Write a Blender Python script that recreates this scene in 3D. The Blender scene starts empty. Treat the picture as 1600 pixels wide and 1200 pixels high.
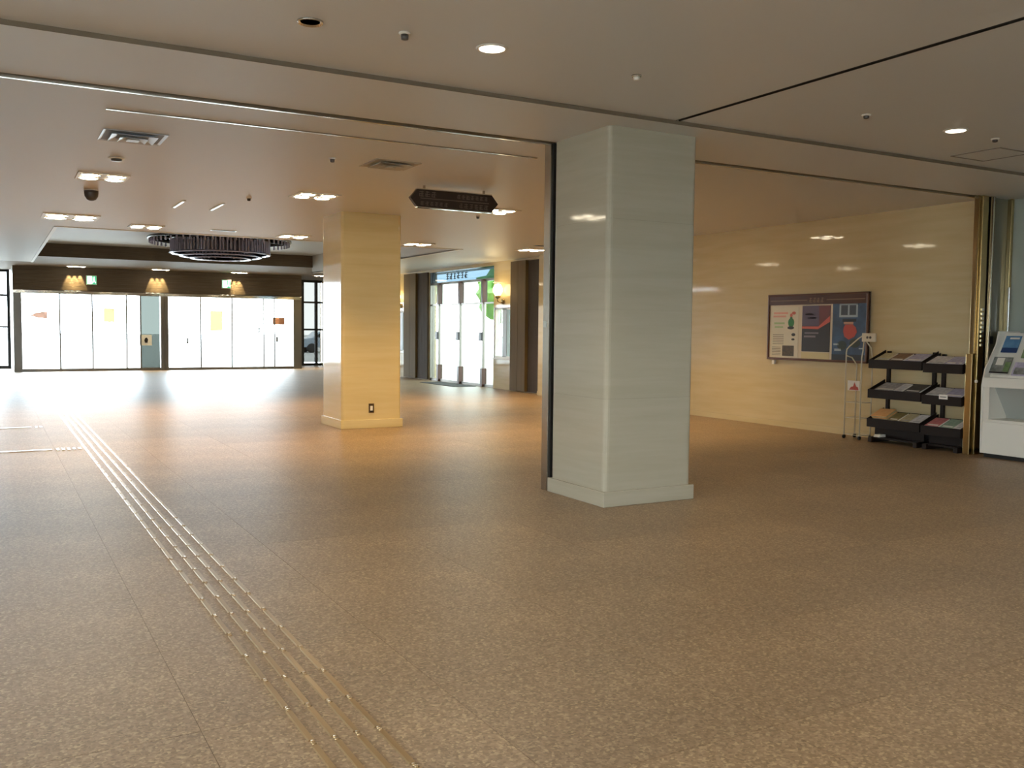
import bpy, bmesh, math, random
from mathutils import Vector, Matrix
random.seed(7)
S = bpy.context.scene
COL = S.collection
PI = math.pi

# ------------------------------------------------------------------ camera, world, exposure
CAM_H, CEIL = 1.5, 3.204
cam_data = bpy.data.cameras.new('camera')
cam_data.sensor_width = 36.0
cam_data.lens = 1453.6 / 1600.0 * 36.0
cam_data.clip_end = 500
cam = bpy.data.objects.new('camera', cam_data)
COL.objects.link(cam)
_R = Vector((0.87236951, -0.4887419, 0.01013898))
_U = Vector((0.01970908, 0.05588791, 0.9982425))
_F = Vector((0.48844958, 0.87063649, -0.05838756))
cam.matrix_world = Matrix(((_R.x, _U.x, -_F.x, 0), (_R.y, _U.y, -_F.y, 0), (_R.z, _U.z, -_F.z, CAM_H), (0, 0, 0, 1)))
S.camera = cam

SKY = 22.0                 # bright overcast sky
FAR_W, NEAR_W = 190.0, 115.0  # downlight clusters / single near downlights
WARM = (1.0, 0.66, 0.28)
world = bpy.data.worlds.new('overcast_sky')
S.world = world
world.use_nodes = True
_n, _l = world.node_tree.nodes, world.node_tree.links
_n.clear()
_tc = _n.new('ShaderNodeTexCoord'); _sp = _n.new('ShaderNodeSeparateXYZ')
_cr = _n.new('ShaderNodeValToRGB'); _bg = _n.new('ShaderNodeBackground'); _o = _n.new('ShaderNodeOutputWorld')
_l.new(_tc.outputs['Generated'], _sp.inputs[0]); _l.new(_sp.outputs['Z'], _cr.inputs[0])
_cr.color_ramp.elements[0].color = (0.86, 0.93, 1.0, 1); _cr.color_ramp.elements[1].color = (0.72, 0.86, 1.0, 1)
_l.new(_cr.outputs[0], _bg.inputs[0]); _bg.inputs[1].default_value = SKY
_l.new(_bg.outputs[0], _o.inputs[0])

def portal(name, loc, sx, sy, direction):
    d = bpy.data.lights.new(name, 'AREA'); d.shape = 'RECTANGLE'; d.size = sx; d.size_y = sy
    d.cycles.is_portal = True
    o = bpy.data.objects.new(name, d); COL.objects.link(o); o.location = loc
    o.rotation_euler = Vector(direction).to_track_quat('-Z', 'Y').to_euler()
    return o
portal('daylight_portal', (5.2, 36.4, 1.7), 13.0, 3.3, (0, -1, 0))
portal('daylight_portal', (12.5, 23.2, 1.6), 8.0, 3.2, (-1, 0, 0))
portal('daylight_portal', (-5.4, 12.0, 1.6), 36.0, 3.0, (1, 0, 0))
portal('daylight_portal', (3.0, -9.4, 1.6), 16.0, 3.0, (0, 1, 0))

vs = S.view_settings
vs.view_transform = 'Standard'; vs.look = 'None'; vs.gamma = 1.0; vs.exposure = 0.0; vs.use_curve_mapping = False
S.cycles.use_denoising = True
S.cycles.max_bounces = 10; S.cycles.diffuse_bounces = 6; S.cycles.glossy_bounces = 5
S.cycles.transparent_max_bounces = 12
S.cycles.sample_clamp_indirect = 6.0

# ------------------------------------------------------------------ materials
def lin(c):
    return tuple((v / 12.92 if v <= 0.04045 else ((v + 0.055) / 1.055) ** 2.4) for v in c)
def hexc(h):
    return lin(tuple(int(h[i:i + 2], 16) / 255 for i in (0, 2, 4)))
MATS = {}
def mat(name, col, rough=0.5, metal=0.0, spec=0.5, emit=None, estr=0.0, noise=None, bump=None, coat=0.0, alpha=None):
    if name in MATS: return MATS[name]
    m = bpy.data.materials.new(name); m.use_nodes = True
    n, l = m.node_tree.nodes, m.node_tree.links
    b = n['Principled BSDF']
    c = col if not isinstance(col, str) else hexc(col)
    b.inputs['Base Color'].default_value = (*c, 1)
    b.inputs['Roughness'].default_value = rough; b.inputs['Metallic'].default_value = metal
    b.inputs['Specular IOR Level'].default_value = spec
    if coat: b.inputs['Coat Weight'].default_value = coat; b.inputs['Coat Roughness'].default_value = 0.05
    if emit: b.inputs['Emission Color'].default_value = (*emit, 1); b.inputs['Emission Strength'].default_value = estr
    tc = n.new('ShaderNodeTexCoord')
    if noise:   # (scale vector, amount, second colour)
        mp = n.new('ShaderNodeMapping'); mp.inputs['Scale'].default_value = noise[0]
        t = n.new('ShaderNodeTexNoise'); t.inputs['Scale'].default_value = 1.0; t.inputs['Detail'].default_value = 5
        mx = n.new('ShaderNodeMix'); mx.data_type = 'RGBA'
        rm = n.new('ShaderNodeMapRange'); rm.inputs['From Min'].default_value = 0.35; rm.inputs['From Max'].default_value = 0.65
        rm.inputs['To Max'].default_value = noise[1]
        l.new(tc.outputs['Object'], mp.inputs[0]); l.new(mp.outputs[0], t.inputs['Vector'])
        l.new(t.outputs['Fac'], rm.inputs['Value']); l.new(rm.outputs[0], mx.inputs['Factor'])
        c2 = noise[2] if not isinstance(noise[2], str) else hexc(noise[2])
        mx.inputs['A'].default_value = (*c, 1); mx.inputs['B'].default_value = (*c2, 1)
        l.new(mx.outputs['Result'], b.inputs['Base Color'])
    if bump:    # (scale, strength, distance)
        t = n.new('ShaderNodeTexNoise'); t.inputs['Scale'].default_value = bump[0]; t.inputs['Detail'].default_value = 3
        bp = n.new('ShaderNodeBump'); bp.inputs['Strength'].default_value = bump[1]; bp.inputs['Distance'].default_value = bump[2]
        l.new(tc.outputs['Object'], t.inputs['Vector']); l.new(t.outputs['Fac'], bp.inputs['Height']); l.new(bp.outputs[0], b.inputs['Normal'])
    MATS[name] = m
    return m

def glass(name, tint=(0.94, 0.97, 0.97), rough=0.02, haze=0.0):
    """thin pane: see-through with a mirror-like sheen that grows at a slant; haze adds a frosted share"""
    if name in MATS: return MATS[name]
    m = bpy.data.materials.new(name); m.use_nodes = True
    n, l = m.node_tree.nodes, m.node_tree.links; n.clear()
    tr = n.new('ShaderNodeBsdfTransparent'); tr.inputs[0].default_value = (*tint, 1)
    gl = n.new('ShaderNodeBsdfGlossy'); gl.inputs['Roughness'].default_value = rough
    fr = n.new('ShaderNodeFresnel'); fr.inputs[0].default_value = 1.45
    mx = n.new('ShaderNodeMixShader'); o = n.new('ShaderNodeOutputMaterial')
    first = tr
    if haze:
        tl = n.new('ShaderNodeBsdfTranslucent'); tl.inputs[0].default_value = (0.75, 0.8, 0.78, 1)
        m2 = n.new('ShaderNodeMixShader'); m2.inputs[0].default_value = haze
        l.new(tr.outputs[0], m2.inputs[1]); l.new(tl.outputs[0], m2.inputs[2]); first = m2
    ge = n.new('ShaderNodeNewGeometry'); iv = n.new('ShaderNodeMath'); iv.operation = 'SUBTRACT'; iv.inputs[0].default_value = 1.0
    mu = n.new('ShaderNodeMath'); mu.operation = 'MULTIPLY'      # only the entry face mirrors, the pane is thin
    l.new(ge.outputs['Backfacing'], iv.inputs[1]); l.new(iv.outputs[0], mu.inputs[0]); l.new(fr.outputs[0], mu.inputs[1])
    l.new(mu.outputs[0], mx.inputs[0]); l.new(first.outputs[0], mx.inputs[1]); l.new(gl.outputs[0], mx.inputs[2])
    l.new(mx.outputs[0], o.inputs[0])
    MATS[name] = m
    return m

def granite():
    m = bpy.data.materials.new('granite_floor'); m.use_nodes = True
    n, l = m.node_tree.nodes, m.node_tree.links; b = n['Principled BSDF']
    tc = n.new('ShaderNodeTexCoord')
    v = n.new('ShaderNodeTexVoronoi'); v.inputs['Scale'].default_value = 95
    sep = n.new('ShaderNodeSeparateColor')
    r = n.new('ShaderNodeValToRGB'); cr = r.color_ramp
    cr.elements[0].position = 0.0; cr.elements[0].color = (*hexc('806b4f'), 1)
    cr.elements[1].position = 1.0; cr.elements[1].color = (*hexc('bba580'), 1)
    for p, h in ((0.25, '8e775a'), (0.55, '9a8165'), (0.8, 'a48c6f')):
        e = cr.elements.new(p); e.color = (*hexc(h), 1)
    t = n.new('ShaderNodeTexNoise'); t.inputs['Scale'].default_value = 1.3; t.inputs['Detail'].default_value = 4
    mx = n.new('ShaderNodeMix'); mx.data_type = 'RGBA'; mx.blend_type = 'MULTIPLY'; mx.inputs['Factor'].default_value = 0.6
    rr = n.new('ShaderNodeValToRGB'); rr.color_ramp.elements[0].position = 0.3; rr.color_ramp.elements[1].position = 0.7
    rr.color_ramp.elements[0].color = (0.80, 0.78, 0.78, 1); rr.color_ramp.elements[1].color = (1.08, 1.04, 1.0, 1)
    oi = n.new('ShaderNodeObjectInfo'); ml = n.new('ShaderNodeMapRange')
    ml.inputs['To Min'].default_value = 0.93; ml.inputs['To Max'].default_value = 1.06
    hv = n.new('ShaderNodeHueSaturation')
    l.new(oi.outputs['Random'], ml.inputs['Value']); l.new(ml.outputs[0], hv.inputs['Value'])
    l.new(tc.outputs['Object'], v.inputs['Vector']); l.new(v.outputs['Color'], sep.inputs[0]); l.new(sep.outputs[0], r.inputs[0])
    l.new(tc.outputs['Object'], t.inputs['Vector']); l.new(t.outputs['Fac'], rr.inputs[0])
    l.new(r.outputs[0], mx.inputs['A']); l.new(rr.outputs[0], mx.inputs['B']); l.new(mx.outputs['Result'], hv.inputs['Color'])
    l.new(hv.outputs[0], b.inputs['Base Color'])
    b.inputs['Roughness'].default_value = 0.43; b.inputs['Specular IOR Level'].default_value = 0.65
    t2 = n.new('ShaderNodeTexNoise'); t2.inputs['Scale'].default_value = 60; t2.inputs['Detail'].default_value = 3
    bp = n.new('ShaderNodeBump'); bp.inputs['Strength'].default_value = 0.16; bp.inputs['Distance'].default_value = 0.003
    l.new(tc.outputs['Object'], t2.inputs['Vector']); l.new(t2.outputs['Fac'], bp.inputs['Height']); l.new(bp.outputs[0], b.inputs['Normal'])
    return m

M_FLOOR = granite()
M_JOINT = mat('joint_mortar', '7d6b55', 0.8)
M_CEIL = mat('ceiling_plaster', 'd6d4d0', 0.45, spec=0.5, bump=(220, 0.25, 0.002))
M_SOFFIT = mat('brown_soffit', '74634f', 0.6, spec=.3)
M_MARBLE = mat('cream_marble', 'b9b29f', 0.06, noise=((1.2, 1.2, 16), 0.5, 'aea690'))
M_MARBLE_W = mat('wall_marble', 'cdbb93', 0.05, noise=((1.0, 1.0, 10), 0.5, 'bfa97e'))
M_DARKWOOD = mat('dark_brown_wood', '6c5e4e', 0.5, spec=.3, noise=((2, 2, 30), 0.6, '574a3c'))
M_SLAT = mat('slat_wood', '4a3b2b', 0.7, spec=.15)
M_OLIVE = mat('olive_brown_panel', '6f5c3c', 0.7, spec=.15, noise=((20, 20, 1), 0.5, '5e4d30'))
M_BLACK = mat('black_gap', '14110e', 0.6)
M_STEEL = mat('brushed_steel', 'b9b2a6', 0.25, metal=1.0)
M_BRASS = mat('polished_brass', 'b59f72', 0.22, metal=1.0)
M_BRONZE = mat('bronze_post', '8a7658', 0.2, metal=1.0)
M_CHROME = mat('chrome', 'd2d2cf', 0.08, metal=1.0)
M_TACT = mat('tactile_steel', 'b0966f', 0.30, metal=0.65)
M_DOORMETAL = mat('door_frame_metal', '7d7972', 0.3, metal=0.9)
M_REDWOOD = mat('reddish_wood_post', '5a3a2c', 0.35)
M_GLASS = glass('clear_glass')
M_GLASS_G = glass('grey_glass', (0.155, 0.168, 0.158), 0.1)
M_GLASS_S = glass('side_dimming_glass', (0.5, 0.53, 0.5))  # tint added to dim the side daylight and its floor reflection
M_GLASS_T = glass('daylight_dimming_glass', (0.22, 0.22, 0.21))  # tint added to darken the daylight seen through the right glazing
M_GLASS_B = glass('blue_glass', (0.16, 0.20, 0.22), 0.05)
M_WHITE = mat('white_laminate', 'e4dfd3', 0.35)
M_STAND = mat('cream_wire_paint', 'd6ccb2', 0.4)
M_WHITEPAINT = mat('white_paint', 'e9e6dc', 0.4)
M_GREENWALL = mat('pale_green_wall', 'b2b8ac', 0.25, noise=((2, 2, 2), 0.3, 'a6aea2'))
M_MIRROR = mat('dark_reveal_panel', '6d6a58', 0.12, coat=0.4)
M_LAMP = mat('lamp_glow', 'ffffff', 0.5, emit=(1.0, 0.86, 0.62), estr=30)
M_LAMP_N = mat('lamp_glow_near', 'ffffff', 0.5, emit=(1.0, 0.88, 0.72), estr=8)
M_GLOBE = mat('sconce_globe_glow', 'fff2d0', 0.5, emit=(1.0, 0.80, 0.42), estr=9)
M_TRIM_W = mat('lamp_white_trim', 'eae4d8', 0.4)
M_EXITGREEN = mat('exit_green', '1f8f55', 0.4, emit=(0.10, 0.62, 0.32), estr=0.9)
M_EXITWHITE = mat('exit_white', 'f4fff6', 0.4, emit=(0.85, 1.0, 0.9), estr=2.2)
M_RACK = mat('rack_dark_brown', '1d130e', 0.5, spec=.25)
M_BOARDWOOD = mat('board_frame_wood', '5a3524', 0.3)
M_ASPHALT = mat('outdoor_paving', 'b7b5af', 0.8, noise=((0.6, 0.6, 0.6), 0.4, 'a3a19b'))
M_LEAF = mat('tree_leaf', '5c8a3c', 0.6, noise=((3, 3, 3), 0.8, '87ad55'))
M_BARK = mat('tree_bark', '5d4a38', 0.8)
M_PAPER = mat('paper_white', 'e6e0d4', 0.6)

# ------------------------------------------------------------------ mesh helper
class MB:
    def __init__(s): s.bm = bmesh.new(); s.mi = 0
    def _new(s, vs, fs, smooth=False):
        v = [s.bm.verts.new(p) for p in vs]
        for f in fs:
            try:
                q = s.bm.faces.new([v[i] for i in f]); q.material_index = s.mi; q.smooth = smooth
            except ValueError: pass
        return v
    def m(s, i): s.mi = i; return s
    def box(s, x0, x1, y0, y1, z0, z1):
        vs = [(x, y, z) for z in (z0, z1) for y in (y0, y1) for x in (x0, x1)]
        s._new(vs, [(0, 2, 3, 1), (4, 5, 7, 6), (0, 1, 5, 4), (2, 6, 7, 3), (0, 4, 6, 2), (1, 3, 7, 5)]); return s
    def prism(s, pts, axis, a, b):
        """pts: 2D outline (the two other axes in order), extruded along axis"""
        def P(p, t):
            return {0: (t, p[0], p[1]), 1: (p[0], t, p[1]), 2: (p[0], p[1], t)}[axis]
        k = len(pts)
        fs = [tuple(range(k)), tuple(range(2 * k - 1, k - 1, -1))] + [(i, i + k, (i + 1) % k + k, (i + 1) % k) for i in range(k)]
        s._new([P(p, a) for p in pts] + [P(p, b) for p in pts], fs); return s
    def lathe(s, prof, c, segs=20, axis=2, smooth=True):
        """prof: list of (r, h) along axis from point c"""
        vs = []; 
        for r, h in prof:
            for i in range(segs):
                a = 2 * PI * i / segs; u, w = r * math.cos(a), r * math.sin(a)
                vs.append({2: (c[0] + u, c[1] + w, c[2] + h), 0: (c[0] + h, c[1] + u, c[2] + w), 1: (c[0] + u, c[1] + h, c[2] + w)}[axis])
        fs = []
        for j in range(len(prof) - 1):
            for i in range(segs):
                k = (i + 1) % segs
                fs.append((j * segs + i, j * segs + k, (j + 1) * segs + k, (j + 1) * segs + i))
        v = s._new(vs, fs, smooth)
        for j, (r, h) in ((0, prof[0]), (len(prof) - 1, prof[-1])):
            if r > 1e-5:
                try:
                    f = s.bm.faces.new(v[j * segs:(j + 1) * segs]); f.material_index = s.mi
                except ValueError: pass
        return s
    def tube(s, pts, r, segs=8):
        pts = [Vector(p) for p in pts]; rings = []; prev = None
        for i, p in enumerate(pts):
            d = ((pts[min(i + 1, len(pts) - 1)] - p).normalized() + (p - pts[max(i - 1, 0)]).normalized())
            d = d.normalized() if d.length > 1e-6 else Vector((0, 0, 1))
            if prev is None: u = d.orthogonal().normalized()
            else: u = (prev - d * prev.dot(d)).normalized()
            w = d.cross(u); prev = u
            rings += [p + (u * math.cos(2 * PI * k / segs) + w * math.sin(2 * PI * k / segs)) * r for k in range(segs)]
        fs = []
        for j in range(len(pts) - 1):
            for k in range(segs):
                q = (k + 1) % segs
                fs.append((j * segs + k, j * segs + q, (j + 1) * segs + q, (j + 1) * segs + k))
        n = len(rings)
        fs += [tuple(range(segs - 1, -1, -1)), tuple(range(n - segs, n))]
        s._new(rings, fs, True); return s
    def build(s, name, mats, parent=None, bevel=0, segs=2, loc=None):
        bmesh.ops.recalc_face_normals(s.bm, faces=s.bm.faces[:])
        me = bpy.data.meshes.new(name); s.bm.to_mesh(me); s.bm.free()
        for m in (mats if isinstance(mats, (list, tuple)) else [mats]): me.materials.append(m)
        o = bpy.data.objects.new(name, me); COL.objects.link(o)
        if parent: o.parent = parent; o.matrix_parent_inverse = parent_inv(parent)
        if bevel:
            b = o.modifiers.new('bevel', 'BEVEL'); b.width = bevel; b.segments = segs; b.limit_method = 'ANGLE'
        if loc: o.location = loc
        return o
def parent_inv(p):
    return Matrix.Identity(4)
def tag(o, label=None, cat=None, group=None, kind=None):
    if label: o['label'] = label
    if cat: o['category'] = cat
    if group: o['group'] = group
    if kind: o['kind'] = kind
    return o
def empty(name, loc, label, cat, group=None, kind=None, rot=None):
    o = bpy.data.objects.new(name, None); COL.objects.link(o); o.location = loc; o.empty_display_size = 0.1
    if rot: o.rotation_euler = rot
    return tag(o, label, cat, group, kind)
def struct(name, label, mb, mats, bevel=0, **k):
    o = mb.build(name, mats, None, bevel, **k); tag(o, label, None, None, 'structure'); return o
def copy_tree(o, parent=None):
    c = o.copy(); COL.objects.link(c); c.parent = parent
    for ch in list(o.children): copy_tree(ch, c)
    return c
def strokes(mb, n, w, h, seed, put):
    """blocky written characters: n marks of size w x h made of short bars; put(u0,u1,v0,v1) adds one bar"""
    rnd = random.Random(seed)
    for i in range(n):
        u = i * w * 1.25; t = h * 0.12
        for k in range(3):
            v = h * (0.08 + 0.36 * k + rnd.uniform(-.03, .03)); a = rnd.uniform(0, .2); b = rnd.uniform(.75, 1)
            put(u + w * a, u + w * b, v, v + t)
        x = u + w * rnd.uniform(.3, .6); put(x, x + t, 0, h)
        if rnd.random() < .6: x = u + w * rnd.uniform(.02, .15); put(x, x + t, h * .1, h * .6)

# ------------------------------------------------------------------ floor
X_L, X_R, Y_B, Y_F = -5.2, 12.4, -9.2, 36.2
TS, TX0, TY0 = 0.965, 0.655, 2.53
floor = struct('floor', 'brown speckled granite floor of the lobby', MB().box(X_L, X_R, Y_B, Y_F, -0.12, -0.0018), M_JOINT)
ix0, ix1 = -2, 12      # tile columns
iy0, iy1 = -1, 16
def tile_pos(i, j): return TX0 + i * TS, TY0 + j * TS
tile_me = None
F2 = Vector((_F.x, _F.y)).normalized()
tiles_seen = set()
for j in range(iy0, iy1):
    for i in range(ix0, 11):
        x, y = tile_pos(i, j)
        vis = False
        for a in (0, TS):
            for b in (0, TS):
                p = Vector((x + a, y + b, -CAM_H)); z = p.dot(_F)
                if z > .3:
                    u = 800 + 1453.6 * p.dot(_R) / z; v = 600 - 1453.6 * p.dot(_U) / z
                    if -60 < u < 1660 and v < 1300: vis = True
        if not vis or x + TS > 11.2: continue
        if tile_me is None:
            g = 0.0010
            o = MB().box(g, TS - g, g, TS - g, -0.0018, 0.0).build('granite_tile', M_FLOOR, floor); tile_me = o.data
        else:
            o = bpy.data.objects.new('granite_tile', tile_me); COL.objects.link(o); o.parent = floor
        o.location = (x, y, 0); tiles_seen.add((i, j))
    if i == -1: o.scale = (.993, 1, 1)
# the rest of the paving, too far or off to the side to tell tile from tile
fb = MB()
xs = list(range(-6, 13)); ys = list(range(-12, 36))
for j in ys:
    i = -6
    while i < 13:
        if (i, j) in tiles_seen: i += 1; continue
        k = i
        while k < 13 and (k, j) not in tiles_seen: k += 1
        x0, y0 = tile_pos(i, j); x1 = tile_pos(k, j)[0]
        x0, x1 = max(x0, X_L), min(x1, X_R); ya, yb = max(y0, Y_B), min(y0 + TS, Y_F)
        if x1 > x0 and yb > ya: fb.box(x0, x1, ya, yb, -0.0018, 0.0)
        i = k
tag(fb.build('granite_paving', M_FLOOR, floor), kind='stuff')

struct('trim_8', 'dark expansion joint in the floor left of the tactile strip', MB().box(TX0 - .006, TX0, 5.4, 17, -.0018, -.0003), mat('joint_filler', '3a2f25', .8))
# tactile guiding strip: four rows of short steel bars
tact = empty('tactile_strip', (1.118, 2.2, 0), 'tactile guide strip of four steel bar rows running across floor to entrance', 'tactile paving')
bar_me = None; rest = MB(); nb = 0
def bar_shape(mb, x, y):
    L, w = 0.318, 0.0145
    pts = [(y, 0.0), (y + .006, .005), (y + L - .006, .005), (y + L, 0.0)]
    mb.prism([(x - w, 0), (x - w + .004, .005), (x + w - .004, .005), (x + w, 0)], 1, y + .012, y + L - .012)
    for e in (y, y + L): mb.lathe([(.011, 0), (.008, .007), (0, .0072)], (x, e, 0), 10)
    return mb
for j in range(92):
    for k in range(4):
        x, y = 0.9904 + k * 0.0847, 1.87 + j * 0.336
        if j >= 75: bar_shape(rest, x, y); continue
        if bar_me is None:
            o = bar_shape(MB(), 0, 0).build('bar', M_TACT, tact); bar_me = o.data
        else:
            o = bpy.data.objects.new('bar', bar_me); COL.objects.link(o); o.parent = tact
        o.location = (x - 1.118, y - 2.2, 0)
        o.rotation_euler = (random.uniform(-.004, .004), random.uniform(-.012, .012), 0)
ro = rest.build('far_bars', M_TACT, tact); ro.location = (-1.118, -2.2, 0); tag(ro, kind='stuff')

for y, x1, lab in ((12.4, 0.62, 'thin steel floor strip in the granite, the nearer of two left of tactile strip'),
                   (15.25, 0.50, 'thin steel floor strip in the granite, the farther of two left of tactile strip')):
    t = empty('floor_strip', (x1, y, 0), lab, 'floor strip')
    a = MB().box(-4.5, 0, -.045, .045, -0.001, .006).build('strip', M_STEEL, t, .002)
    for k in range(5 if y < 13 else 2):
        MB().box(.05 + k * .06, .08 + k * .06, -.10, .10, -0.001, .006).build('stud', M_STEEL, t)

# ------------------------------------------------------------------ ceiling
cb = MB()
T = .25
RAIL_Y, STEP_Y, GX = 7.345, 6.14, 4.983
zn = CEIL + .03
cb.box(X_L, GX - .022, Y_B, STEP_Y, zn, zn + T); cb.box(GX + .022, X_R, Y_B, STEP_Y, zn, zn + T)
cb.box(X_L, X_R, STEP_Y, RAIL_Y - .05, CEIL, zn + T)
cb.box(X_L, X_R, RAIL_Y + .05, 18.05, CEIL, CEIL + T)
cb.box(X_L, 1.06, 18.05, 28.5, CEIL, CEIL + .75)
cb.box(8.8, X_R, 18.05, 28.5, CEIL, CEIL + .75)
cb.box(1.06, 8.8, 18.05, 28.5, CEIL + .52, CEIL + .75)
cb.box(1.06, 8.8, 17.8, 18.05, CEIL + T, CEIL + .75)
ceiling = struct('ceiling', 'off-white plaster ceiling of the lobby', cb, M_CEIL)
struct('trim_1', 'dark slot of the partition track across the near ceiling', MB().box(GX - .03, GX + .03, Y_B, STEP_Y, zn + .035, zn + .06).box(GX + .012, GX + .022, Y_B, STEP_Y, zn - .003, zn + .036).box(GX - .022, GX - .016, Y_B, STEP_Y, zn - .003, zn + .036), M_BLACK)
struct('shade_strip_9', 'added brown strip painting the shade line of the step across the near ceiling', MB().box(X_L, X_R, STEP_Y - .006, STEP_Y - .0005, CEIL - .001, zn + .001), mat('painted_shade_edge', '776a59', .6, spec=.2))  # brown strip on the step face paints in its shade line
tr = MB().box(X_L, X_R, RAIL_Y - .05, RAIL_Y + .05, CEIL + .06, CEIL + .09)
shut = struct('trim_2', 'shutter slot across the ceiling', tr, M_BLACK)
rl = MB()
rnd = random.Random(3); x = X_L
rl.prism([(RAIL_Y + .012, CEIL + .06), (RAIL_Y + .016, CEIL - .013), (RAIL_Y + .062, CEIL - .0093), (RAIL_Y + .064, CEIL + .002), (RAIL_Y + .03, CEIL + .06)], 0, X_L, 11.0)
rl.build('rail', M_STEEL, shut)
struct('trim_7', 'thin steel curtain track on the ceiling', MB().prism([(8.03, CEIL), (8.03, CEIL - .009), (8.07, CEIL - .0066), (8.07, CEIL)], 0, .83, 4.77), M_STEEL)
# lower edge of the coffer
so = MB().box(X_L, X_R, 28.5, Y_F, 3.36, 3.36 + .6)
struct('trim_3', 'brown soffit over the entrance doors', so, M_SOFFIT)
struct('trim_4', 'dark brown fascia on the far side of the ceiling coffer', MB().box(1.06, 8.8, 28.44, 28.5, 3.36, CEIL + .52), M_DARKWOOD)
struct('trim_5', 'raised edge moulding around the ceiling coffer', MB().box(1.0, 8.86, 17.99, 18.05, CEIL - .012, CEIL + .02).box(1.0, 1.06, 18.05, 28.5, CEIL - .012, CEIL + .02).box(8.8, 8.86, 18.05, 28.5, CEIL - .012, CEIL + .02), M_WHITEPAINT)

# ------------------------------------------------------------------ pillars
def pillar(x0, x1, y0, y1, label, seed, MM=None):
    MM = MM or M_MARBLE
    p = empty('marble_pillar', ((x0 + x1) / 2, (y0 + y1) / 2, 0), label, 'pillar', kind='thing')
    hx, hy = (x1 - x0) / 2, (y1 - y0) / 2
    MB().box(-hx + .03, hx - .03, -hy + .03, hy - .03, 0, CEIL).build('core', MM, p)
    zs = [.13, .92, 1.68, 2.44, CEIL]
    for a, b in zip(zs, zs[1:]):
        q = MB()
        c = .045
        pts = []
        for sx, sy, st in ((1, 1, 0), (-1, 1, 90), (-1, -1, 180), (1, -1, 270)):
            for k in range(5):
                an = math.radians(st + k * 22.5)
                pts.append((sx * (hx - c) + c * math.cos(an), sy * (hy - c) + c * math.sin(an)))
        q.prism(pts, 2, a + .0004, b - (.0004 if b < CEIL else 0))
        q.build('slab', MM, p)
    e = .022
    MB().box(-hx - e, hx + e, -hy - e, hy + e, 0, .13).build('plinth', MM, p, .006)
    return p
PX0, PX1 = 4.522, 5.462
pillar(PX0, PX1, 6.441, 7.31, 'grey-white marble pillar standing nearest, beside the brown ceiling track', 1)
pillar(PX0, PX1, 13.20, 14.11, 'golden-lit cream marble pillar farther back with a small outlet near its base', 2, mat('lamplit_marble', 'dcc793', 0.07, noise=((1.0, 1.0, 12), 0.5, 'cfb67e')))  # warm lamplight is put into this pillar's marble colour
gp = empty('shutter_guide', (4.55, 7.40, 0), 'steel shutter guide channel at the left rear edge of the nearest pillar', 'guide rail')
MB().box(-.02, .05, -.065, -.047, 0, CEIL).build('slot', M_BLACK, gp)
MB().box(-.045, .05, -.047, .055, 0, CEIL).build('channel', M_STEEL, gp, .004)
MB().box(-.052, -.045, -.02, .03, 1.52, 1.58).build('latch', M_CHROME, gp, .002)
ol = empty('wall_outlet', (4.98, 13.198, .30), 'small brown outlet plate low on the golden-lit pillar', 'outlet')
MB().box(-.042, .042, -.012, 0, -.07, .07).build('plate', M_BRONZE, ol, .004)
MB().box(-.02, .02, -.016, -.008, -.035, .035).build('socket', M_PAPER, ol, .002)
MB().box(-.02, .02, -.017, -.009, -.058, -.042).build('screw_cover', M_BLACK, ol)

# ------------------------------------------------------------------ right-hand walls
struct('wall_right', 'polished cream marble wall with the notice board', MB().box(11.0, 11.25, 7.36, 18.4, 0, CEIL), M_MARBLE_W)
struct('baseboard_right', 'low marble skirting under the cream wall', MB().box(10.985, 11.0, 7.5, 18.4, 0, .09), M_MARBLE_W)
struct('wall_right_near', 'pale green wall behind the white counter', MB().box(11.32, 11.55, Y_B, 7.36, 0, CEIL + .03), M_GREENWALL)
rv = struct('trim_6', 'reflective dark return panel between brass posts', MB().box(10.92, 11.33, 7.30, 7.36, 0, CEIL), M_MIRROR)

def post(name, parts, loc, label):
    t = empty(name, loc, label, 'door post')
    for nm, m, b, bev in parts: MB().box(*b).build(nm, m, t, bev)
    return t
pp = post('brass_post', [
    ('channel', M_BRASS, (-.06, .05, -.06, .06, 0, CEIL), .006),
    ('lower_strip', M_BRASS, (-.14, -.065, -.045, .045, 0, 1.26), .006),
    ('upper_strip', M_BRONZE, (-.105, -.065, -.03, .03, 1.27, CEIL), .004),
    ], (10.735, 7.30, 0), 'polished brass shutter post at the end of the cream wall beside the leaflet rack')
MB().lathe([(0, 0), (.018, .004), (.022, .02), (.015, .035), (0, .04)], (-.105, -.085, .90), 12).build('knob', M_WHITEPAINT, pp)
for k in range(9): MB().box(-.02, .02, -.072, -.058, 1.35 + k * .055, 1.385 + k * .055).build('reflection_link', M_CHROME, pp, .004)  # chrome blocks shaped as the chain-like reflection on the post
MB().box(.052, .085, -.04, .05, 0, CEIL).build('slot', M_BLACK, pp)
post('bronze_post', [('channel', M_BRONZE, (-.035, .045, -.05, .05, 0, CEIL), .006), ('edge', M_CHROME, (-.008, .012, -.062, -.05, .02, CEIL), .003),
                     ('lock_plate', M_BLACK, (.05, .11, -.045, -.03, 1.38, 1.48), .003)],
     (10.865, 7.285, 0), 'brown bronze post just right of the polished brass shutter post')
post('chrome_post', [('channel', M_BRASS, (-.02, .03, -.03, .03, 0, CEIL), .005), ('handle', M_CHROME, (-.045, -.022, -.06, -.03, 1.5, 2.1), .008)],
     (11.27, 7.27, 0), 'slim post with a long bright handle against the pale green wall')

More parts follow.
